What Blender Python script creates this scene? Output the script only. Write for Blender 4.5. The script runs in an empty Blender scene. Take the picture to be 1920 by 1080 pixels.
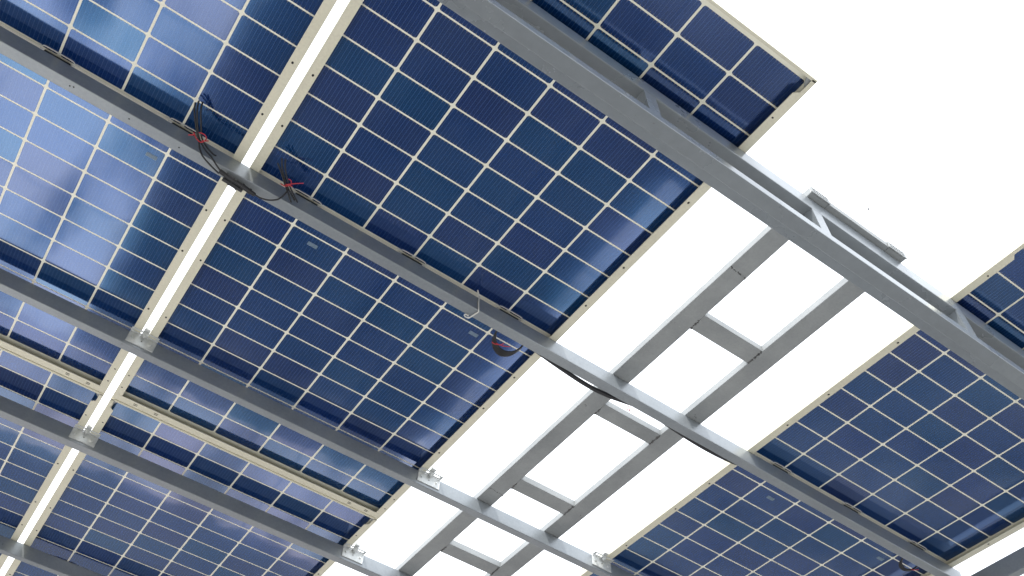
import bpy, bmesh, math, random
from mathutils import Vector, Matrix
random.seed(7)
sc = bpy.context.scene
COL = sc.collection
HZ = 3.93                      # height of the glass plane above the ground (m)

# (u, v, d): u along the purlins, v across them, d = drop below the glass plane
def W(u, v, d): return Vector((u, -v, HZ - d))

# ------------------------------------------------------------------ materials
def new_mat(name):
    m = bpy.data.materials.new(name); m.use_nodes = True
    nt = m.node_tree; b = nt.nodes['Principled BSDF']
    return m, nt, b
def N(nt, kind, **kw):
    n = nt.nodes.new(kind)
    for k, v in kw.items():
        if k in n.inputs: n.inputs[k].default_value = v
        else: setattr(n, k, v)
    return n
def L(nt, a, b): nt.links.new(a, b)
def ramp(nt, stops):
    r = nt.nodes.new('ShaderNodeValToRGB'); e = r.color_ramp.elements
    while len(e) < len(stops): e.new(0.5)
    for i, (p, c) in enumerate(stops):
        e[i].position = p; e[i].color = (*c, 1)
    return r

def worn_mat(name, c0, c1, rough, metal, scale=9.0, bump=0.05, streak=None, spec=0.5, specks=False):
    """paint or metal with soft cloudy variation, fine grain and roughness variation"""
    m, nt, b = new_mat(name)
    tc = N(nt, 'ShaderNodeTexCoord')
    mp = N(nt, 'ShaderNodeMapping'); L(nt, tc.outputs['Object'], mp.inputs['Vector'])
    if streak: mp.inputs['Scale'].default_value = streak
    n1 = N(nt, 'ShaderNodeTexNoise', Scale=scale, Detail=6.0, Roughness=0.62)
    L(nt, mp.outputs[0], n1.inputs['Vector'])
    r = ramp(nt, [(0.30, c0), (0.72, c1)]); L(nt, n1.outputs['Fac'], r.inputs[0])
    n2 = N(nt, 'ShaderNodeTexNoise', Scale=scale * 22, Detail=3.0)
    L(nt, tc.outputs['Object'], n2.inputs['Vector'])
    mx = N(nt, 'ShaderNodeMix', data_type='RGBA', blend_type='MULTIPLY'); mx.inputs[0].default_value = 0.22
    L(nt, r.outputs[0], mx.inputs[6]); L(nt, n2.outputs['Fac'], mx.inputs[7])
    out = mx.outputs[2]
    if specks:
        # dirt specks and short scratches
        for sc3, th, col, seed in (((48, 48, 48), .71, (.12, .12, .12, 1), 0.0), ((16, 150, 150), .745, (.58, .60, .61, 1), 9.0), ((150, 20, 150), .745, (.14, .14, .14, 1), 21.0)):
            m_ = N(nt, 'ShaderNodeMapping'); m_.inputs['Scale'].default_value = sc3; m_.inputs['Location'].default_value = (seed, seed, 0)
            L(nt, tc.outputs['Object'], m_.inputs['Vector'])
            nn = N(nt, 'ShaderNodeTexNoise', Scale=1.0, Detail=4.0, Roughness=.6); L(nt, m_.outputs[0], nn.inputs['Vector'])
            mr_ = N(nt, 'ShaderNodeMapRange'); mr_.inputs[1].default_value = th; mr_.inputs[2].default_value = th + .05; mr_.inputs[4].default_value = .5
            L(nt, nn.outputs['Fac'], mr_.inputs[0])
            mm = N(nt, 'ShaderNodeMix', data_type='RGBA'); mm.inputs[7].default_value = col
            L(nt, mr_.outputs[0], mm.inputs[0]); L(nt, out, mm.inputs[6]); out = mm.outputs[2]
    L(nt, out, b.inputs['Base Color'])
    mr = N(nt, 'ShaderNodeMapRange'); mr.inputs[3].default_value = rough - 0.08; mr.inputs[4].default_value = rough + 0.1
    L(nt, n1.outputs['Fac'], mr.inputs[0]); L(nt, mr.outputs[0], b.inputs['Roughness'])
    b.inputs['Metallic'].default_value = metal
    b.inputs['Specular IOR Level'].default_value = spec
    bp = N(nt, 'ShaderNodeBump', Strength=bump, Distance=0.002)
    L(nt, n2.outputs['Fac'], bp.inputs['Height']); L(nt, bp.outputs[0], b.inputs['Normal'])
    return m

M = {}
M['steel'] = worn_mat('grey_steel_paint', (.265, .295, .325), (.335, .365, .39), .30, .25, 5.0, .05, None, .5, True)
M['girder_steel'] = worn_mat('girder_grey_paint', (.255, .285, .31), (.285, .315, .34), .27, .25, 1.6, .03, None, .6, True)
M['rail_steel'] = worn_mat('galvanised_rail', (.27, .288, .298), (.365, .385, .392), .5, .08, 7.0, .08, None, .3, True)
M['zinc'] = worn_mat('zinc_plate', (.56, .59, .59), (.76, .78, .78), .34, .25, 40.0, .1)
M['frame'] = worn_mat('champagne_aluminium', (.72, .695, .555), (.80, .775, .63), .42, .12, 6.0, .03)
M['hole'] = worn_mat('dark_hole', (.012, .012, .012), (.02, .02, .02), .8, 0.0)
M['black_plastic'] = worn_mat('black_plastic', (.010, .011, .014), (.022, .023, .028), .42, 0.0, 30, .05)
M['red_tie'] = worn_mat('red_plastic', (.55, .03, .05), (.68, .06, .07), .45, 0.0, 30)
M['white_wire'] = worn_mat('white_coated_wire', (.70, .70, .66), (.80, .80, .77), .4, 0.0, 30)
M['weld'] = worn_mat('weld_bead', (.06, .06, .062), (.22, .22, .22), .6, .3, 60, .4)
M['bird'] = worn_mat('bird_feather', (.07, .07, .08), (.16, .16, .17), .8, 0.0, 60)

def grid_mat():
    m, nt, b = new_mat('white_glazed_grid')
    tc = N(nt, 'ShaderNodeTexCoord')
    n = N(nt, 'ShaderNodeTexNoise', Scale=14.0, Detail=4.0); L(nt, tc.outputs['Object'], n.inputs['Vector'])
    r = ramp(nt, [(.3, (.81, .795, .67)), (.7, (.88, .865, .74))]); L(nt, n.outputs['Fac'], r.inputs[0])
    L(nt, r.outputs[0], b.inputs['Base Color'])
    b.inputs['Roughness'].default_value = .35
    b.inputs['Coat Weight'].default_value = .4; b.inputs['Coat Roughness'].default_value = .06
    return m
M['grid'] = grid_mat()

def cell_mat():
    m, nt, b = new_mat('silicon_cell')
    at = N(nt, 'ShaderNodeAttribute', attribute_name='tint')
    oi = N(nt, 'ShaderNodeObjectInfo')
    ad = N(nt, 'ShaderNodeMath', operation='ADD'); L(nt, at.outputs['Fac'], ad.inputs[0]); L(nt, oi.outputs['Random'], ad.inputs[1])
    fr = N(nt, 'ShaderNodeMath', operation='FRACT'); L(nt, ad.outputs[0], fr.inputs[0])
    cr = ramp(nt, [(0.0, CELL[0]), (.22, CELL[1]), (.40, CELL[0]), (.62, CELL[2]), (.82, CELL[3]), (1.0, CELL[0])])
    L(nt, fr.outputs[0], cr.inputs[0])
    # soft unevenness of the anti-reflection coat inside each cell
    tc = N(nt, 'ShaderNodeTexCoord')
    n = N(nt, 'ShaderNodeTexNoise', Scale=5.0, Detail=3.0); L(nt, tc.outputs['Object'], n.inputs['Vector'])
    mr = N(nt, 'ShaderNodeMapRange'); mr.inputs[3].default_value = .78; mr.inputs[4].default_value = 1.22
    L(nt, n.outputs['Fac'], mr.inputs[0])
    sc_ = N(nt, 'ShaderNodeVectorMath', operation='SCALE'); L(nt, cr.outputs[0], sc_.inputs[0]); L(nt, mr.outputs[0], sc_.inputs['Scale'])
    # busbars: sixteen thin wires per cell, solder pads near both ends
    uv = N(nt, 'ShaderNodeUVMap', uv_map='UVMap'); sp = N(nt, 'ShaderNodeSeparateXYZ'); L(nt, uv.outputs[0], sp.inputs[0])
    mu = N(nt, 'ShaderNodeMath', operation='MULTIPLY'); mu.inputs[1].default_value = 16.0; L(nt, sp.outputs[0], mu.inputs[0])
    f = N(nt, 'ShaderNodeMath', operation='FRACT'); L(nt, mu.outputs[0], f.inputs[0])
    s = N(nt, 'ShaderNodeMath', operation='SUBTRACT'); s.inputs[1].default_value = .5; L(nt, f.outputs[0], s.inputs[0])
    a = N(nt, 'ShaderNodeMath', operation='ABSOLUTE'); L(nt, s.outputs[0], a.inputs[0])
    wire = N(nt, 'ShaderNodeMath', operation='LESS_THAN'); wire.inputs[1].default_value = .035; L(nt, a.outputs[0], wire.inputs[0])
    padw = N(nt, 'ShaderNodeMath', operation='LESS_THAN'); padw.inputs[1].default_value = .10; L(nt, a.outputs[0], padw.inputs[0])
    vs = N(nt, 'ShaderNodeMath', operation='SUBTRACT'); vs.inputs[1].default_value = .5; L(nt, sp.outputs[1], vs.inputs[0])
    va = N(nt, 'ShaderNodeMath', operation='ABSOLUTE'); L(nt, vs.outputs[0], va.inputs[0])
    vg = N(nt, 'ShaderNodeMath', operation='GREATER_THAN'); vg.inputs[1].default_value = .455; L(nt, va.outputs[0], vg.inputs[0])
    pad = N(nt, 'ShaderNodeMath', operation='MULTIPLY'); L(nt, padw.outputs[0], pad.inputs[0]); L(nt, vg.outputs[0], pad.inputs[1])
    m1 = N(nt, 'ShaderNodeMix', data_type='RGBA'); m1.inputs[7].default_value = (.13, .18, .26, 1)
    k1 = N(nt, 'ShaderNodeMath', operation='MULTIPLY'); k1.inputs[1].default_value = .55; L(nt, wire.outputs[0], k1.inputs[0])
    L(nt, k1.outputs[0], m1.inputs[0]); L(nt, sc_.outputs[0], m1.inputs[6])
    m2 = N(nt, 'ShaderNodeMix', data_type='RGBA'); m2.inputs[7].default_value = (.22, .19, .12, 1)
    k2 = N(nt, 'ShaderNodeMath', operation='MULTIPLY'); k2.inputs[1].default_value = .75; L(nt, pad.outputs[0], k2.inputs[0])
    L(nt, k2.outputs[0], m2.inputs[0]); L(nt, m1.outputs[2], m2.inputs[6])
    L(nt, m2.outputs[2], b.inputs['Base Color'])
    st = ramp(nt, [(0.0, (.18, .44, 1)), (.22, (.13, .48, 1)), (.40, (.18, .44, 1)), (.62, (.25, .43, .94)), (.82, (.19, .42, 1)), (1.0, (.18, .44, 1))])
    L(nt, fr.outputs[0], st.inputs[0]); L(nt, st.outputs[0], b.inputs['Specular Tint'])
    b.inputs['IOR'].default_value = 2.6
    b.inputs['Roughness'].default_value = .115
    b.inputs['Coat Weight'].default_value = 1.0
    b.inputs['Coat IOR'].default_value = 1.56
    b.inputs['Coat Roughness'].default_value = .045
    # faint waviness of the glass
    nb = N(nt, 'ShaderNodeTexNoise', Scale=3.0, Detail=2.0); L(nt, tc.outputs['Object'], nb.inputs['Vector'])
    bp = N(nt, 'ShaderNodeBump', Strength=.35, Distance=.004); L(nt, nb.outputs['Fac'], bp.inputs['Height'])
    L(nt, bp.outputs[0], b.inputs['Normal']); L(nt, bp.outputs[0], b.inputs['Coat Normal'])
    return m
CELL = [(.0008, .021, .104), (.0008, .027, .102), (.0042, .0175, .090), (.001, .018, .106)]
M['cell'] = cell_mat()

def label_mat():
    m, nt, b = new_mat('printed_label')
    tc = N(nt, 'ShaderNodeTexCoord'); sp = N(nt, 'ShaderNodeSeparateXYZ'); L(nt, tc.outputs['Object'], sp.inputs[0])
    mu = N(nt, 'ShaderNodeMath', operation='MULTIPLY'); mu.inputs[1].default_value = 240.0; L(nt, sp.outputs[1], mu.inputs[0])
    f = N(nt, 'ShaderNodeMath', operation='FRACT'); L(nt, mu.outputs[0], f.inputs[0])
    g = N(nt, 'ShaderNodeMath', operation='GREATER_THAN'); g.inputs[1].default_value = .55; L(nt, f.outputs[0], g.inputs[0])
    mx = N(nt, 'ShaderNodeMix', data_type='RGBA'); mx.inputs[6].default_value = (.22, .29, .36, 1); mx.inputs[7].default_value = (.05, .10, .17, 1)
    L(nt, g.outputs[0], mx.inputs[0]); L(nt, mx.outputs[2], b.inputs['Base Color'])
    b.inputs['Roughness'].default_value = .3
    return m
M['label'] = label_mat()
M['teal'] = worn_mat('teal_film', (.010, .048, .070), (.016, .062, .085), .2, 0, 30)

def ground_mat(name='concrete_paving', GROUND=None):
    m, nt, b = new_mat(name)
    tc = N(nt, 'ShaderNodeTexCoord')
    n1 = N(nt, 'ShaderNodeTexNoise', Scale=1.15, Detail=5.0, Roughness=.55); mp = N(nt, 'ShaderNodeMapping'); mp.inputs['Scale'].default_value = (1.5, .45, 1); L(nt, tc.outputs['Object'], mp.inputs['Vector']); L(nt, mp.outputs[0], n1.inputs['Vector'])  # tone stretched into bands so the panels reflect streaks
    n2 = N(nt, 'ShaderNodeTexNoise', Scale=9.0, Detail=6.0); L(nt, tc.outputs['Object'], n2.inputs['Vector'])
    r = ramp(nt, [(.38, GROUND[0]), (.54, GROUND[1])]); L(nt, n1.outputs['Fac'], r.inputs[0])
    mx = N(nt, 'ShaderNodeMix', data_type='RGBA', blend_type='MULTIPLY'); mx.inputs[0].default_value = .25
    L(nt, r.outputs[0], mx.inputs[6]); L(nt, n2.outputs['Fac'], mx.inputs[7])
    bk = N(nt, 'ShaderNodeTexBrick', Scale=.5); bk.offset = 0
    bk.inputs['Color1'].default_value = (1, 1, 1, 1); bk.inputs['Color2'].default_value = (.88, .88, .88, 1)
    bk.inputs['Mortar'].default_value = (.45, .45, .45, 1); bk.inputs['Mortar Size'].default_value = .008
    bk.inputs['Brick Width'].default_value = 1.0; bk.inputs['Row Height'].default_value = 1.0
    L(nt, tc.outputs['Object'], bk.inputs['Vector'])
    m3 = N(nt, 'ShaderNodeMix', data_type='RGBA', blend_type='MULTIPLY'); m3.inputs[0].default_value = 1.0
    L(nt, mx.outputs[2], m3.inputs[6]); L(nt, bk.outputs['Color'], m3.inputs[7])
    L(nt, m3.outputs[2], b.inputs['Base Color']); b.inputs['Roughness'].default_value = .85
    return m
GROUND = [(.17, .19, .22), (.80, .765, .73)]
M['ground'] = ground_mat('concrete_paving', GROUND)
M['bay'] = ground_mat('worn_bay_paving', [(.06, .06, .062), (.125, .123, .12)])  # dark tone stands in for shade under the canopy
M['verge'] = worn_mat('bare_earth', (.040, .038, .035), (.075, .070, .062), .9, 0.0, 1.2)  # dark tone added to cut the bounce onto purlin sides
M['brick'] = ground_mat('worn_brick_paving', [(.22, .19, .18), (.52, .45, .43)])
M['tar'] = worn_mat('dark_asphalt', (.030, .031, .033), (.135, .133, .130), .9, 0.0, 1.0)  # dark tone picked for the right panels' reflections
M['lane'] = worn_mat('old_asphalt', (.05, .05, .053), (.13, .128, .125), .85, 0.0, .35)
M['asphalt'] = worn_mat('asphalt', (.40, .40, .40), (.52, .52, .51), .85, 0.0, .8)  # pale tone picked to bounce light up at the steel
BOUNCE_EDGE = -.6

# ------------------------------------------------------------------ mesh helpers
class MB:
    """collects boxes, prisms and tubes; coordinates local (x, y, z)"""
    def __init__(s): s.bm = bmesh.new()
    def quad(s, vs, mi=0):
        f = s.bm.faces.new([s.bm.verts.new(v) for v in vs]); f.material_index = mi; return f
    def box(s, x0, x1, y0, y1, z0, z1, mi=0, bevel=0.0, seg=2):
        x0, x1 = sorted((x0, x1)); y0, y1 = sorted((y0, y1)); z0, z1 = sorted((z0, z1))
        t = bmesh.new()
        r = bmesh.ops.create_cube(t, size=1.0)
        for v in r['verts']:
            v.co = Vector((x0 + (v.co.x + .5) * (x1 - x0), y0 + (v.co.y + .5) * (y1 - y0), z0 + (v.co.z + .5) * (z1 - z0)))
        if bevel > 0: bmesh.ops.bevel(t, geom=list(t.edges), offset=bevel, segments=seg, profile=.5, affect='EDGES')
        s._merge(t, mi)
    def _merge(s, t, mi=0):
        mp = {}
        for v in t.verts: mp[v] = s.bm.verts.new(v.co)
        for f in t.faces:
            try:
                g = s.bm.faces.new([mp[v] for v in f.verts]); g.material_index = mi; g.smooth = f.smooth
            except ValueError: pass
        t.free()
    def prism(s, base, top, mi=0):
        n = len(base); a = [s.bm.verts.new(p) for p in base]; b = [s.bm.verts.new(p) for p in top]
        fs = [s.bm.faces.new(a[::-1]), s.bm.faces.new(b)]
        for i in range(n): fs.append(s.bm.faces.new((a[i], a[(i + 1) % n], b[(i + 1) % n], b[i])))
        for f in fs: f.material_index = mi
    def cyl(s, c, axis, r, h, seg=16, mi=0, r2=None):
        """cylinder from c along axis"""
        c = Vector(c); ax = Vector(axis).normalized()
        p = ax.orthogonal().normalized(); q = ax.cross(p); r2 = r if r2 is None else r2
        ring = lambda cc, rr: [cc + rr * (math.cos(2 * math.pi * i / seg) * p + math.sin(2 * math.pi * i / seg) * q) for i in range(seg)]
        s.prism(ring(c, r), ring(c + ax * h, r2), mi)
    def tube(s, pts, r, seg=10, mi=0, radf=None, sub=8):
        pts = [Vector(p) for p in pts]
        P = catmull(pts, sub) if sub else pts
        prev = None; rings = []
        for i, c in enumerate(P):
            d = (P[min(i + 1, len(P) - 1)] - P[max(i - 1, 0)]).normalized()
            if prev is None: n = d.orthogonal().normalized()
            else: n = (prev - d * prev.dot(d)).normalized()
            prev = n; b = d.cross(n); rr = r * (radf(i) if radf else 1)
            rings.append([s.bm.verts.new(c + rr * (math.cos(2 * math.pi * k / seg) * n + math.sin(2 * math.pi * k / seg) * b)) for k in range(seg)])
        for A, B in zip(rings, rings[1:]):
            for k in range(seg):
                f = s.bm.faces.new((A[k], A[(k + 1) % seg], B[(k + 1) % seg], B[k])); f.material_index = mi; f.smooth = True
        s.bm.faces.new(rings[0][::-1]).material_index = mi; s.bm.faces.new(rings[-1]).material_index = mi
    def blob(s, c, rad, mi=0, jit=.25):
        t = bmesh.new(); bmesh.ops.create_icosphere(t, subdivisions=1, radius=1.0)
        for v in t.verts:
            k = 1 + random.uniform(-jit, jit)
            v.co = Vector((c[0] + v.co.x * rad[0] * k, c[1] + v.co.y * rad[1] * k, c[2] + v.co.z * rad[2] * k))
        for f in t.faces: f.smooth = True
        s._merge(t, mi)
    def build(s, name, mats, parent=None, loc=None, recalc=True):
        if recalc: bmesh.ops.recalc_face_normals(s.bm, faces=list(s.bm.faces))
        me = bpy.data.meshes.new(name); s.bm.to_mesh(me); s.bm.free()
        for m in (mats if isinstance(mats, (list, tuple)) else [mats]): me.materials.append(m)
        o = bpy.data.objects.new(name, me); COL.objects.link(o)
        if parent: o.parent = parent
        if loc is not None: o.location = loc
        return o
def catmull(p, n):
    out = []
    q = [p[0] * 2 - p[1]] + p + [p[-1] * 2 - p[-2]]
    for i in range(1, len(q) - 2):
        a, b, c, d = q[i - 1:i + 3]
        for k in range(n):
            t = k / n
            out.append(.5 * ((2 * b) + (c - a) * t + (2 * a - 5 * b + 4 * c - d) * t * t + (3 * b - a - 3 * c + d) * t ** 3))
    out.append(p[-1]); return out
def tag(o, label=None, cat=None, group=None, kind=None):
    if label: o['label'] = label
    if cat: o['category'] = cat
    if group: o['group'] = group
    if kind: o['kind'] = kind
    return o
def empty(name, loc):
    o = bpy.data.objects.new(name, None); COL.objects.link(o); o.location = loc; o.empty_display_size = .05; return o
def copy_tree(o, parent=None):
    c = o.copy(); COL.objects.link(c)
    if parent: c.parent = parent
    for ch in o.children: copy_tree(ch, c)
    return c

# ------------------------------------------------------------------ unseen ground, zones toned for bounce light and panel reflections
g = MB(); g.quad([(-220, 220, 0), (-220, -220, 0), (220, -220, 0), (220, 220, 0)])
tag(g.build('ground', M['verge']), kind='structure')
g = MB(); g.quad([(-3.4, -2.6, .003), (9.5, -2.6, .003), (9.5, 7.3, .003), (-3.4, 7.3, .003)])
tag(g.build('pavement', M['ground']), kind='structure')
g = MB(); g.quad([(-3.4, -2.6, .007), (9.5, -2.6, .007), (9.5, BOUNCE_EDGE, .007), (-3.4, BOUNCE_EDGE, .007)])
tag(g.build('road', M['asphalt']), kind='structure')  # unseen pale sheet added to brighten the steel undersides
g = MB(); g.quad([(5.0, BOUNCE_EDGE + .16, .006), (9.5, BOUNCE_EDGE + .16, .006), (9.5, 5.6, .006), (5.0, 5.6, .006)])
tag(g.build('asphalt_patch', M['tar']), kind='structure')  # unseen patch added to keep reflections dark in the right panels
g = MB(); g.quad([(-.5, BOUNCE_EDGE + .16, .006), (4.996, BOUNCE_EDGE + .16, .006), (4.996, 5.6, .006), (-.5, 5.6, .006)])
tag(g.build('parking_bay', M['bay']), kind='structure')  # unseen dark sheet added to keep the middle reflections dark
g = MB(); g.quad([(2.85, .9, .010), (3.3, .9, .010), (3.3, 5.2, .010), (2.85, 5.2, .010)])
tag(g.build('pale_paving_strip', M['ground']), kind='structure')  # unseen strip added for a bright reflection in the middle panel
g = MB(); g.quad([(5.25, .9, .010), (5.8, .9, .010), (5.8, 5.2, .010), (5.25, 5.2, .010)])
tag(g.build('paving_strip', M['lane']), kind='structure')  # unseen strip added for a lighter streak reflected in the right panel
g = MB(); g.quad([(-3.4, 5.62, .007), (9.5, 5.62, .007), (9.5, 7.3, .007), (-3.4, 7.3, .007)])
tag(g.build('brick_walkway', M['brick']), kind='structure')  # unseen band added to dull the reflection near the row joint
g = MB(); g.quad([(-220, 7.3, .004), (220, 7.3, .004), (220, 220, .004), (-220, 220, .004)])
tag(g.build('lane', M['lane']), kind='structure')  # unseen sheet added to darken the lower left reflections
g = MB(); g.box(-3.4, 9.5, BOUNCE_EDGE + .001, BOUNCE_EDGE + .15, .001, .012)
tag(g.build('kerb', M['ground']), kind='structure')

# ------------------------------------------------------------------ solar panel (local: x = u, y = -v, z = -drop; seam at y = 0)
PU, PV, HG = .1843, .10567, .0053
XO0, XO1 = -.0155, 1.1140        # outer faces of the long sides
YE = 1.191                       # outer faces of the short sides
FW = .029                        # width of the bottom flange
FD = .030                        # frame drop below the glass
def make_panel():
    root = empty('solar_panel', (0, 0, 0))
    # --- glass sheet with the cells
    s = MB()
    uvl = s.bm.loops.layers.uv.new('UVMap'); tl = s.bm.faces.layers.float.new('tint')
    gu, gv, ch = .0036, .0027, .0068
    s.box(XO0 + .002, XO1 - .002, -YE + .002, YE - .002, 0, .0045, 0)
    for half in (1, -1):
        for r in range(11):
            for c in range(6):
                x0, x1 = c * PU + gu, (c + 1) * PU - gu
                ya, yb = HG + r * PV + gv, HG + (r + 1) * PV - gv
                y0, y1 = (-yb, -ya) if half > 0 else (ya, yb)      # upper half (v > 0) lies at y < 0
                z = -.0005
                pts = []
                for (cx, cy, a0) in ((x1 - ch, y1 - ch, 0), (x0 + ch, y1 - ch, 90), (x0 + ch, y0 + ch, 180), (x1 - ch, y0 + ch, 270)):
                    for k in range(4):
                        a = math.radians(a0 + 30 * k); pts.append((cx + ch * math.cos(a), cy + ch * math.sin(a), z))
                vs = [s.bm.verts.new(p) for p in reversed(pts)]
                f = s.bm.faces.new(vs); f.material_index = 1; f[tl] = random.random()
                for lp in f.loops:
                    lp[uvl].uv = ((lp.vert.co.x - x0) / (x1 - x0), (lp.vert.co.y - y0) / (y1 - y0))
    # silver collecting ribbon along the seam
    s.box(.012, 6 * PU - .012, -.0022, .0022, -.0009, -.0004, 2)
    s.build('glass_sheet', [M['grid'], M['cell'], M['zinc']], root, recalc=False)
    # --- frame
    f = MB(); zt, zb = .0065, -FD
    for xo, sg in ((XO0, 1), (XO1, -1)):
        f.box(xo, xo + sg * .002, -YE, YE, zt, zb)                                        # outer wall
        f.box(xo + sg * .0021, xo + sg * .010, -YE + .003, YE - .003, .0046, .0065)          # upper lip
        # bottom flange, cut back at the corner of the upper end
        yt = -YE + .004
        f.box(xo + sg * .0021, xo + sg * .014, yt, yt + .046, zb, zb + .002)
        f.prism([(xo + sg * .0021, yt + .0461, zb), (xo + sg * .014, yt + .0461, zb), (xo + sg * FW, yt + .058, zb), (xo + sg * FW, yt + .0601, zb), (xo + sg * .0021, yt + .0601, zb)][::sg],
                [(xo + sg * .0021, yt + .0461, zb + .002), (xo + sg * .014, yt + .0461, zb + .002), (xo + sg * FW, yt + .058, zb + .002), (xo + sg * FW, yt + .0601, zb + .002), (xo + sg * .0021, yt + .0601, zb + .002)][::sg])
        f.box(xo + sg * .0021, xo + sg * FW, yt + .0602, YE - .0305, zb, zb + .002)
        xm = xo + sg * .0175
        for v in (.203, .396, .697, 1.043, 1.117):
            for y in (-v, v):
                rx = .0034
                if abs(v) > 1.0: xq = xo + sg * .0125 if y > 0 else xo + sg * .019
                else: xq = xm
                if y < -1.1: continue
                hb = [(xq + rx * math.cos(a) , y + (.0042 if abs(v) < 1 else .0028) * math.sin(a), zb - .0004) for a in [2 * math.pi * k / 12 for k in range(12)]]
                f.prism(hb, [(p[0], p[1], zb + .0004) for p in hb], 1)
    # short sides: upper end narrow lip, lower end a wide flange with slots
    xa, xb = XO0 + .0021, XO1 - .0021
    f.box(xa, xb, -YE, -YE + .002, zt, zb); f.box(xa, xb, -YE + .0021, -YE + .0085, zb, zb + .002)
    f.box(xa, xb, YE - .002, YE, zt, zb); f.box(xa, xb, YE - .030, YE - .0021, zb, zb + .002)
    for x in (.07, .15, .97, 1.046):
        for dy in (.012, .019): f.box(x - .007, x + .007, YE - dy - .0014, YE - dy + .0014, zb - .0004, zb + .0003, 1)
    for x in (.55, 1.0 * PU * 2): pass
    f.build('frame', [M['frame'], M['hole']], root)
    # corner keys seen in the cut-back corners
    for sg, xo in ((1, XO0), (-1, XO1)):
        k = MB(); y0 = -YE + .0055
        k.prism([(xo + sg * .0025, y0, zb + .006), (xo + sg * .030, y0 + .004, zb + .006), (xo + sg * .020, y0 + .022, zb + .006), (xo + sg * .0025, y0 + .040, zb + .006)][::sg],
                [(xo + sg * .0025, y0, zb + .009), (xo + sg * .030, y0 + .004, zb + .009), (xo + sg * .020, y0 + .022, zb + .009), (xo + sg * .0025, y0 + .040, zb + .009)][::sg])
        k.build('corner_key', M['rail_steel'], root)
    # --- junction boxes on the seam
    for c in (.95, 3.0, 5.05):
        x = c * PU
        b = MB(); b.box(x - .038, x + .038, -.0040, .028, -.0135, -.0006, 0, .003)
        jb = b.build('junction_box', M['black_plastic'], root)
        sl = MB()
        sl.tube([(x - .060, -.0105, -.0035), (x - .047, -.0115, -.0035), (x - .042, -.0150, -.0035), (x - .030, -.0165, -.0035), (x, -.0165, -.0035), (x + .030, -.0165, -.0035), (x + .042, -.0150, -.0035), (x + .047, -.0115, -.0035), (x + .060, -.0105, -.0035)], .0019, 8, 0, None, 5)
        sl.build('sealant', M['white_wire'], jb)
    # --- seam cover strips between the boxes
    for a, b_ in ((.012, .95 * PU - .05), (.95 * PU + .05, 3 * PU - .05), (3 * PU + .05, 5.05 * PU - .05), (5.05 * PU + .05, 6 * PU - .012)):
        st = MB(); st.box(a, b_, -.0128, -.0085, -.0024, -.0011); st.box(a, b_, -.0075, .0035, -.0030, -.0011)
        st.build('seam_strip', M['grid'], root)
    # --- stickers under the glass
    for x in (.270, .885):
        p = MB(); p.box(x - .017, x + .017, .138, .152, -.0013, -.0007); lb = p.build('label', M['label'], root)
        p = MB(); p.box(x - .021, x + .013, .155, .205, -.0011, -.0007); p.bm.free()
    return root

UL, UR, VROW2 = -1.157, 1.999, -2.388
panel = make_panel()
G = 'solar panels of the canopy'
panels = [
 (0.0, 0.0, 'big middle solar panel left of the open bay, its corner against the white sky'),
 (UL, 0.0, 'solar panel at the upper left with bright sky-blue reflections, left of the white slit'),
 (UR, 0.0, 'solar panel right of the open bay, cut off by the right photo edge'),
 (0.0, VROW2, 'solar panel at the bottom of the photo between the white slit and the open bay'),
 (UL, VROW2, 'solar panel in the lower left corner, cut off by the left edge of the photo'),
]
for i in range(1, 2):  # unseen extra column, added for the shadow it throws on the ground
    for vr in (0.0, VROW2): panels.append((UL * (i + 1), vr, 'solar panel further left along the canopy, beyond the photo edge'))
for i, (u, v, lab) in enumerate(panels):
    o = panel if i == 0 else copy_tree(panel)
    o.location = W(u, v, 0)
    tag(o, lab, 'solar panel', G)

# ------------------------------------------------------------------ purlins: square tube, side face at v, drop .03 - .092
def purlin(u0, u1, v, w, label, rivets=()):
    m = MB(); m.box(u0, u1, -v, -(v - w), -.0315, -.0920, 0, .0022, 2)
    o = m.build('purlin', M['steel'], None, W(0, 0, 0)); tag(o, label, 'purlin', 'grey purlins under the panels')
    if rivets:
        for (u, vv) in rivets:
            r = MB(); r.cyl((u, -vv, -.0918), (0, 0, -1), .0022, .0012, 10); r.build('rivet', M['hole'], o)
    return o
RAF = 3.120
purlin(-2.45, RAF + .036, .0205, .0375, 'grey square purlin carrying the black cables and the white wire hook', [(-.52, .006), (-.36, .004), (-.21, .002), (-.53, .003)])
purlin(-2.45, RAF + .036, -.830, .0330, 'grey square purlin with three clamp brackets, second below the truss girder')
purlin(-2.45, RAF + .036, -1.440, .0380, 'grey square purlin with two clamp brackets, just below the panel row joint')
purlin(-2.45, RAF + .036, -2.315, .0300, 'grey square purlin crossing the lower left corner of the photo')

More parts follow.
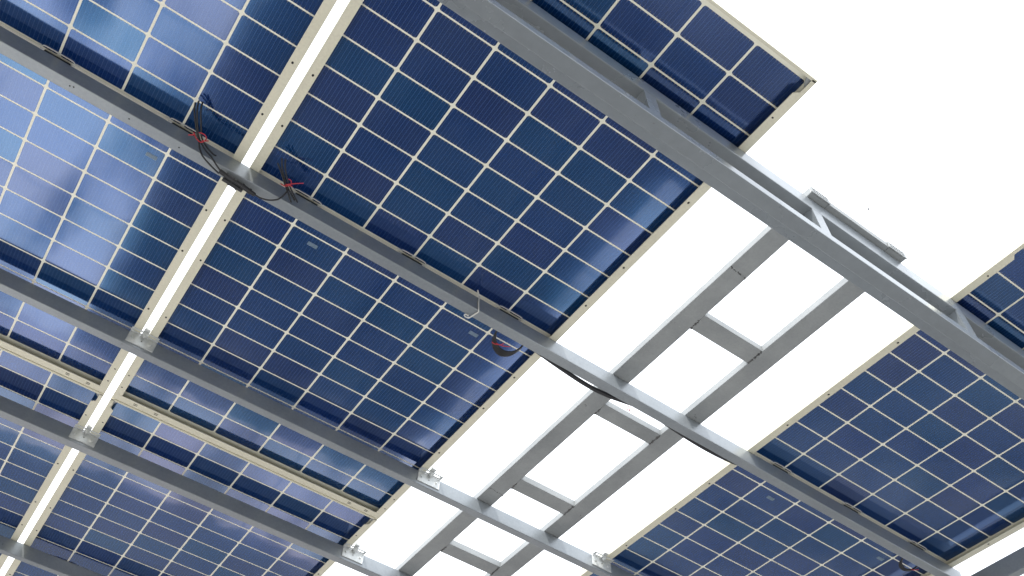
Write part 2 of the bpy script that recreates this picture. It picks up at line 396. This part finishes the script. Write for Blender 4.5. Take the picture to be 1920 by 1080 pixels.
# ------------------------------------------------------------------ truss girder
gr = empty('truss_girder', W(1.0, .90, .03)); gl = gr.location.copy()
tag(gr, 'grey steel truss girder with short struts, thickest beam in the photo', 'girder')
def gpart(name, fn, mat=None):
    m = MB(); fn(m); o = m.build(name, mat or M['girder_steel'], gr); o.location = W(0, 0, 0) - gl; return o
gpart('upper_chord', lambda m: m.box(-2.45, 3.9, -.920, -.800, -.0315, -.0910, 0, .0025))
def lower(m):
    m.box(-2.45, 3.9, -.920, -.8765, -.184, -.214, 0, .0020)
gpart('lower_chord', lower)
k = 0
for i in range(-5, 6):
    u = .755 + .6215 * i
    def strut(m, u=u):
        # slanted flat bar between the chords with a web behind it
        z0, z1 = -.0905, -.1845; t0, t1 = u - .020, u - .008
        for (y0, y1, wd) in ((-.9195, -.9135, .040), (-.9130, -.880, .006)):
            m.prism([(t0, y0, z0), (t0 + wd, y0, z0), (t0 + wd, y1, z0), (t0, y1, z0)], [(t1, y0, z1), (t1 + wd, y0, z1), (t1 + wd, y1, z1), (t1, y1, z1)])
    gpart('strut', strut)

# ------------------------------------------------------------------ ladder frame lying in the open bay
lf = empty('ladder_frame', W(1.55, 0, .015)); ll = lf.location.copy()
tag(lf, 'galvanised ladder-shaped steel frame with cross bars in the open bay', 'steel frame')
def lpart(name, fn, mat=None, par=None):
    m = MB(); fn(m); o = m.build(name, mat or M['rail_steel'], par or lf)
    if par is None: o.location = W(0, 0, 0) - ll
    return o
rails = ((1.355, 1.427), (1.683, 1.757)); VT = .937
railo = [lpart('side_rail', lambda m, a=a, b=b: m.box(a, b, -VT + .0005, 3.55, -.001, -.0305, 0, .002)) for a, b in rails]
rungs = [(.404, .334), (-.113, -.175), (-.629, -.698), (-1.147, -1.217), (-1.665, -1.735), (-2.2, -2.27)]
for a, b in rungs:
    lpart('cross_bar', lambda m, a=a, b=b: m.box(1.4275, 1.6825, -a, -b, -.0015, -.0300, 0, .0015))
lpart('cross_bar', lambda m: m.box(1.4275, 1.6825, -VT, -.915, -.004, -.0298, 0, .0015))
for a, b in rails:       # rough galvanised caps on the rail ends
    def cap(m, a=a, b=b):
        m.box(a - .002, b + .002, -VT - .004, -VT, -.0005, -.0312, 0, .001)
        for i in range(5):
            for j in range(2):
                x = a + .012 + i * .012; z = -.009 - j * .011
                m.cyl((x, -VT - .004, z), (0, -1, 0), .0038, .0012, 8)
    lpart('end_cap', cap)
def bead(p, q, n, r=.004):
    def fn(m):
        for i in range(n):
            t = (i + random.uniform(-.3, .3)) / max(1, n - 1)
            c = Vector(p).lerp(Vector(q), min(1, max(0, t)))
            k = random.uniform(.5, 1.25)
            m.blob((c.x + random.uniform(-.002, .002), c.y + random.uniform(-.002, .002), c.z), (r * k, r * k, .0016))
    lpart('weld_bead', fn, M['weld'])
zb = -.0306
for a, b in rungs[:5]:
    bead((1.6825, -a + .004, zb), (1.6825, -b - .004, zb), 10, .0046)
    bead((1.4272, -a + .030, zb), (1.4272, -b - .002, zb), 8, .0042)
bead((1.357, -.600, zb), (1.425, -.592, zb), 14, .0025)
bead((1.357, .745, zb), (1.425, .752, zb), 12, .0022)
for _ in range(3):
    u = random.choice((1.37, 1.40, 1.71, 1.735)); v = random.uniform(-1.0, .7); bead((u, -v, zb), (u + .01, -v + .008, zb), 3, .0022)

# ------------------------------------------------------------------ rafter on the right
m = MB(); m.box(RAF, RAF + .036, -.78, 3.56, -.0925, -.170, 0, .003)
tag(m.build('rafter', M['steel'], None, W(0, 0, 0)), 'grey steel rafter crossing the bottom right corner beyond the last panel', 'rafter')

# ------------------------------------------------------------------ clamp brackets on the purlin sides
def make_bracket():
    r = empty('clamp_bracket', (0, 0, 0))      # local x = u, y = -v from the purlin's side face, z = -drop
    p = MB()
    w = .0985; h = w / 2
    p.box(-h, h, -.0042, -.0002, -.0335, -.0800, 0, .0012)                    # plate on the purlin
    # flange with two long slots
    y0, y1 = -.0260, -.0043; zt, zb_ = -.0300, -.0333
    p.box(-h, h, y0, y0 + .0065, zt, zb_, 0, .0006, 1); p.box(-h, h, y1 - .0065, y1 + .001, zt, zb_, 0, .0006, 1)
    for a, b in ((-h, -h + .010), (-.008, .008), (h - .010, h)): p.box(a, b, y0 + .0064, y1 - .0064, zt - .0001, zb_ + .0001)
    p.build('plate', M['zinc'], r)
    for x in (-.034, .033):
        s = MB(); s.cyl((x, -.0041, -.0565), (0, -1, 0), .0066, .0012, 16); s.cyl((x, -.0053, -.0565), (0, -1, 0), .0046, .0034, 6, 0, .0040)
        s.build('screw', M['zinc'], r)
    s = MB(); s.cyl((0, -.0041, -.0575), (0, -1, 0), .0022, .0005, 10); s.build('hole', M['hole'], r)
    c = MB()
    c.box(-.011, .011, -.0235, -.007, -.0334, -.0375, 0, .001)               # clip under the flange
    c.cyl((0, -.0150, -.0374), (0, 0, -1), .0068, .0058, 6)
    c.cyl((0, -.0150, -.0430), (0, 0, -1), .0035, .0040, 10)
    c.box(-.010, .010, -.040, -.018, -.0285, -.0180, 0, .001)                # slide block above
    c.build('clip_bolt', M['zinc'], r)
    return r
br = make_bracket()
spots = [(-.027, -.830, 'zinc clamp bracket where the white slit crosses a purlin, upper of the two'),
         (1.134, -.830, 'zinc clamp bracket left of the open bay, higher of the two there'),
         (1.975, -.830, 'zinc clamp bracket on the right side of the open bay'),
         (-.028, -1.440, 'zinc clamp bracket where the white slit crosses a purlin, lower of the two'),
         (1.135, -1.440, 'zinc clamp bracket left of the open bay, at the bottom photo edge')]
for i, (u, v, lab) in enumerate(spots):
    o = br if i == 0 else copy_tree(br)
    o.location = W(u, v, 0); tag(o, lab, 'bracket', 'zinc clamp brackets on the purlins')

# ------------------------------------------------------------------ cables
def wp(u, v, d): return (u, -v, -d)
def cable_thing(name, loc, label, cat, tubes, ties=(), plugs=(), group=None):
    r = empty(name, W(*loc)); tag(r, label, cat, group); off = W(0, 0, 0) - r.location
    for pts, rad in tubes:
        m = MB(); m.tube([wp(*p) for p in pts], rad, 10); o = m.build('cable', M['black_plastic'], r); o.location = off
    for pts in ties:
        m = MB(); m.tube([wp(*p) for p in pts], .0016, 6); o = m.build('cable_tie', M['red_tie'], r); o.location = off
    for a, b in plugs:
        m = MB(); A, B = Vector(wp(*a)), Vector(wp(*b)); d = B - A
        m.cyl(A, d, .0070, d.length * .30, 12); m.cyl(A + d * .30, d, .0092, d.length * .08, 12)
        m.cyl(A + d * .38, d, .0076, d.length * .30, 12); m.cyl(A + d * .68, d, .0092, d.length * .08, 12); m.cyl(A + d * .76, d, .0066, d.length * .24, 12)
        o = m.build('connector', M['black_plastic'], r); o.location = off
    return r
cable_thing('cable_bundle', (-.15, .05, .06), 'black cable bundle with red tie and plugs at the crossing of slit and purlin', 'cable',
    [([(-.226, .128, .022), (-.218, .112, .040), (-.198, .080, .058), (-.176, .050, .070), (-.150, .034, .080), (-.122, .030, .094), (-.100, .022, .104), (-.078, .012, .108)], .0025),
     ([(-.216, .132, .022), (-.208, .112, .038), (-.188, .080, .054), (-.170, .052, .066), (-.146, .038, .074), (-.122, .032, .080), (-.112, .031, .078)], .0025),
     ([(-.232, .118, .024), (-.222, .102, .042), (-.194, .068, .064), (-.172, .044, .078), (-.158, .032, .092), (-.142, .026, .106), (-.112, .016, .112), (-.082, .004, .110)], .0025),
     ([(.030, .000, .108), (.052, .000, .110), (.078, .010, .110), (.098, .026, .104), (.106, .044, .090), (.108, .054, .080)], .0025)],
    [[(-.196, .058, .070), (-.182, .052, .080), (-.166, .046, .078), (-.158, .056, .068), (-.168, .064, .062), (-.190, .062, .066)], [(-.166, .050, .076), (-.150, .060, .074)], [(-.190, .056, .074), (-.205, .046, .078)]],
    [((-.084, .012, .108), (-.022, .004, .109)), ((-.066, -.004, .111), (-.002, -.008, .112)), ((-.030, .008, .110), (.034, -.001, .109))])
cable_thing('cable_bundle', (.10, .06, .06), 'short black cable ends tied with a red strip, just right of the white slit', 'cable',
    [([(.048, .112, .040), (.062, .092, .052), (.086, .070, .066), (.112, .050, .076), (.140, .034, .084)], .0025),
     ([(.058, .116, .040), (.070, .096, .052), (.092, .074, .066), (.118, .054, .076), (.150, .034, .086)], .0025),
     ([(.044, .096, .048), (.066, .082, .060), (.088, .064, .072), (.110, .046, .080), (.134, .026, .090)], .0025)],
    [[(.080, .058, .078), (.094, .060, .080), (.106, .068, .074), (.102, .076, .064), (.088, .074, .062)], [(.094, .064, .079), (.118, .082, .072), (.136, .092, .066)], [(.100, .068, .078), (.114, .070, .078)]])
cable_thing('cable_coil', (.96, -.06, .07), 'coil of thin black cables with red tie, hanging beside the open bay', 'cable',
    [([(.905, -.018, .056), (.908, -.030, .068 + .002 * i), (.918, -.056 - .004 * i, .078), (.942, -.078 - .005 * i, .084), (.972, -.084 - .006 * i, .086), (.998, -.070 - .005 * i, .084), (1.012, -.044 - .003 * i, .076), (1.016, -.022, .060)], .0030) for i in range(-1, 4)],
    [[(.918, -.072, .084), (.930, -.070, .088), (.944, -.062, .088), (.954, -.052, .084)], [(.930, -.066, .086), (.952, -.060, .090), (.975, -.048, .090)]])
cable_thing('cable_coil', (2.92, -.04, .07), 'small black cable loop with a red tie under the purlin at the right edge', 'cable',
    [([(2.86, -.018, .056), (2.862, -.034, .068), (2.872, -.052 - .006 * i, .078), (2.900, -.062 - .006 * i, .084), (2.930, -.052 - .004 * i, .082), (2.945, -.030, .068), (2.95, -.018, .056)], .0030) for i in range(3)],
    [[(2.925, -.050, .086), (2.938, -.042, .086), (2.95, -.036, .082)]])
def conduit(pts, label, tie=None):
    m = MB(); P = [Vector(wp(*p)) for p in pts]; n = 40
    m.tube(P, .0085, 12, 0, lambda i: 1.0 if (i % 2) else .82, n)
    o = m.build('corrugated_conduit', M['black_plastic'], None, W(0, 0, 0)); tag(o, label, 'conduit')
    if tie:
        t = MB(); t.tube([wp(*p) for p in tie], .0015, 6); t.build('cable_tie', M['red_tie'], o)
conduit([(1.02, -.024, .060), (1.10, -.026, .074), (1.20, -.030, .084), (1.29, -.033, .088), (1.37, -.031, .084), (1.44, -.026, .074), (1.50, -.024, .062)], 'black corrugated conduit sagging below the purlin, left one in the open bay',
        [(1.452, -.020, .094), (1.462, -.026, .100), (1.468, -.032, .098), (1.458, -.034, .096), (1.452, -.028, .100)])
conduit([(1.56, -.024, .060), (1.64, -.026, .070), (1.74, -.028, .078), (1.84, -.029, .079), (1.93, -.027, .074), (2.0, -.024, .062)], 'black corrugated conduit behind the purlin, right one in the open bay')

# white wire hook over the purlin
m = MB(); m.tube([wp(*p) for p in [(.782, .040, .026), (.792, .030, .0275), (.799, .0245, .032), (.800, .0238, .060), (.803, .0235, .086), (.806, .018, .0965), (.803, .004, .0965), (.799, -.012, .0965), (.795, -.024, .094), (.787, -.030, .088), (.780, -.024, .090), (.781, -.014, .097), (.789, -.012, .101)]], .0026, 10)
tag(m.build('wire_hook', M['white_wire'], None, W(0, 0, 0)), 'white bent wire hook wrapped around the purlin under the middle panel', 'hook')

# ------------------------------------------------------------------ small bird far off in the white sky
CAM = W(-.0731342, 1.678623, 2.33287222)
bird_at = None
BD = Vector((.5551090, .2367894, .7973611)); bp_ = CAM + BD * 45.0
m = MB()
m.tube([(-.055, 0, 0), (-.03, 0, .002), (0, 0, .004), (.035, 0, .003), (.06, 0, .001)], .017, 10, 0, lambda i: [.25, .4, .55, .68, .8, .88, .95, 1, 1, 1, .98, .95, .9, .84, .8, .78, .76, .7, .6, .45, .35, .28, .22, .16, .12][min(24, i)], 6)
for sg in (1, -1):
    a = [(.020, sg * .012, .008), (.030, sg * .05, .020), (.004, sg * .10, .016), (-.020, sg * .045, .016), (-.018, sg * .012, .006)]
    m.prism(a[::sg], [(x, y, z + .003) for x, y, z in a][::sg])
tl_ = [(-.045, -.008, 0), (-.045, .008, 0), (-.095, .020, 0), (-.080, 0, 0), (-.095, -.020, 0)]
m.prism(tl_, [(x, y, z + .003) for x, y, z in tl_])
bo = m.build('bird', M['bird'], None, bp_); bo.rotation_euler = (0.25, 0.1, 2.5)
tag(bo, 'tiny dark bird flying in the white sky right of the girder', 'bird')

# ------------------------------------------------------------------ camera
cd = bpy.data.cameras.new('camera'); cam = bpy.data.objects.new('camera', cd); COL.objects.link(cam)
RT = Vector((0.8194342500832933, -0.5706704407328297, 0.05350474618414483)); DN = Vector((0.4761281305467735, 0.625751448449889, -0.6178487906153911)); FW_ = Vector((0.31910736922306504, 0.5317615751788245, 0.7844744190034947))
mw = Matrix((RT, -DN, -FW_)).transposed().to_4x4(); mw.translation = CAM
cam.matrix_world = mw
cd.sensor_width = 36.0; cd.lens = 32.1396; cd.clip_start = .02; cd.clip_end = 2000
sc.camera = cam

# ------------------------------------------------------------------ light: hazy sun, pale sky with bright thin cloud
SUN_DU, SUN_DV = .50, -.30                      # shift of a shadow per metre of drop
ls = Vector((SUN_DU, -SUN_DV, -1.0)).normalized()  # direction the light travels
elev = math.asin(-ls.z); rot = math.atan2(-ls.x, -ls.y)
sl = bpy.data.lights.new('sun', 'SUN'); so = bpy.data.objects.new('sun', sl); COL.objects.link(so)
sl.energy = 2.0; sl.angle = math.radians(.55); sl.color = (1, .955, .88)
so.rotation_euler = ls.to_track_quat('-Z', 'Y').to_euler(); so.location = (0, 0, 30)
wd = bpy.data.worlds.new('World'); sc.world = wd; wd.use_nodes = True
nt = wd.node_tree; bg = nt.nodes['Background']
sk = nt.nodes.new('ShaderNodeTexSky'); sk.sky_type = 'NISHITA'; sk.sun_disc = False
sk.sun_elevation = elev; sk.sun_rotation = rot; sk.dust_density = 2.5; sk.air_density = 1.0
tc = nt.nodes.new('ShaderNodeTexCoord')
nz = nt.nodes.new('ShaderNodeTexNoise'); nz.inputs['Scale'].default_value = 1.6; nz.inputs['Detail'].default_value = 5
nt.links.new(tc.outputs['Generated'], nz.inputs['Vector'])
mr = nt.nodes.new('ShaderNodeMapRange'); mr.inputs[1].default_value = .25; mr.inputs[2].default_value = .6; mr.inputs[3].default_value = .72; mr.inputs[4].default_value = .95
nt.links.new(nz.outputs['Fac'], mr.inputs[0])
mx = nt.nodes.new('ShaderNodeMix'); mx.data_type = 'RGBA'
nt.links.new(mr.outputs[0], mx.inputs[0]); nt.links.new(sk.outputs[0], mx.inputs[6]); mx.inputs[7].default_value = (8.2, 8.5, 8.9, 1)
nt.links.new(mx.outputs[2], bg.inputs['Color']); bg.inputs['Strength'].default_value = .104

vs = sc.view_settings
vs.view_transform = 'Standard'; vs.look = 'None'; vs.gamma = 1.0; vs.use_curve_mapping = False
vs.exposure = 1.62
sc.cycles.max_bounces = 8; sc.cycles.use_denoising = True
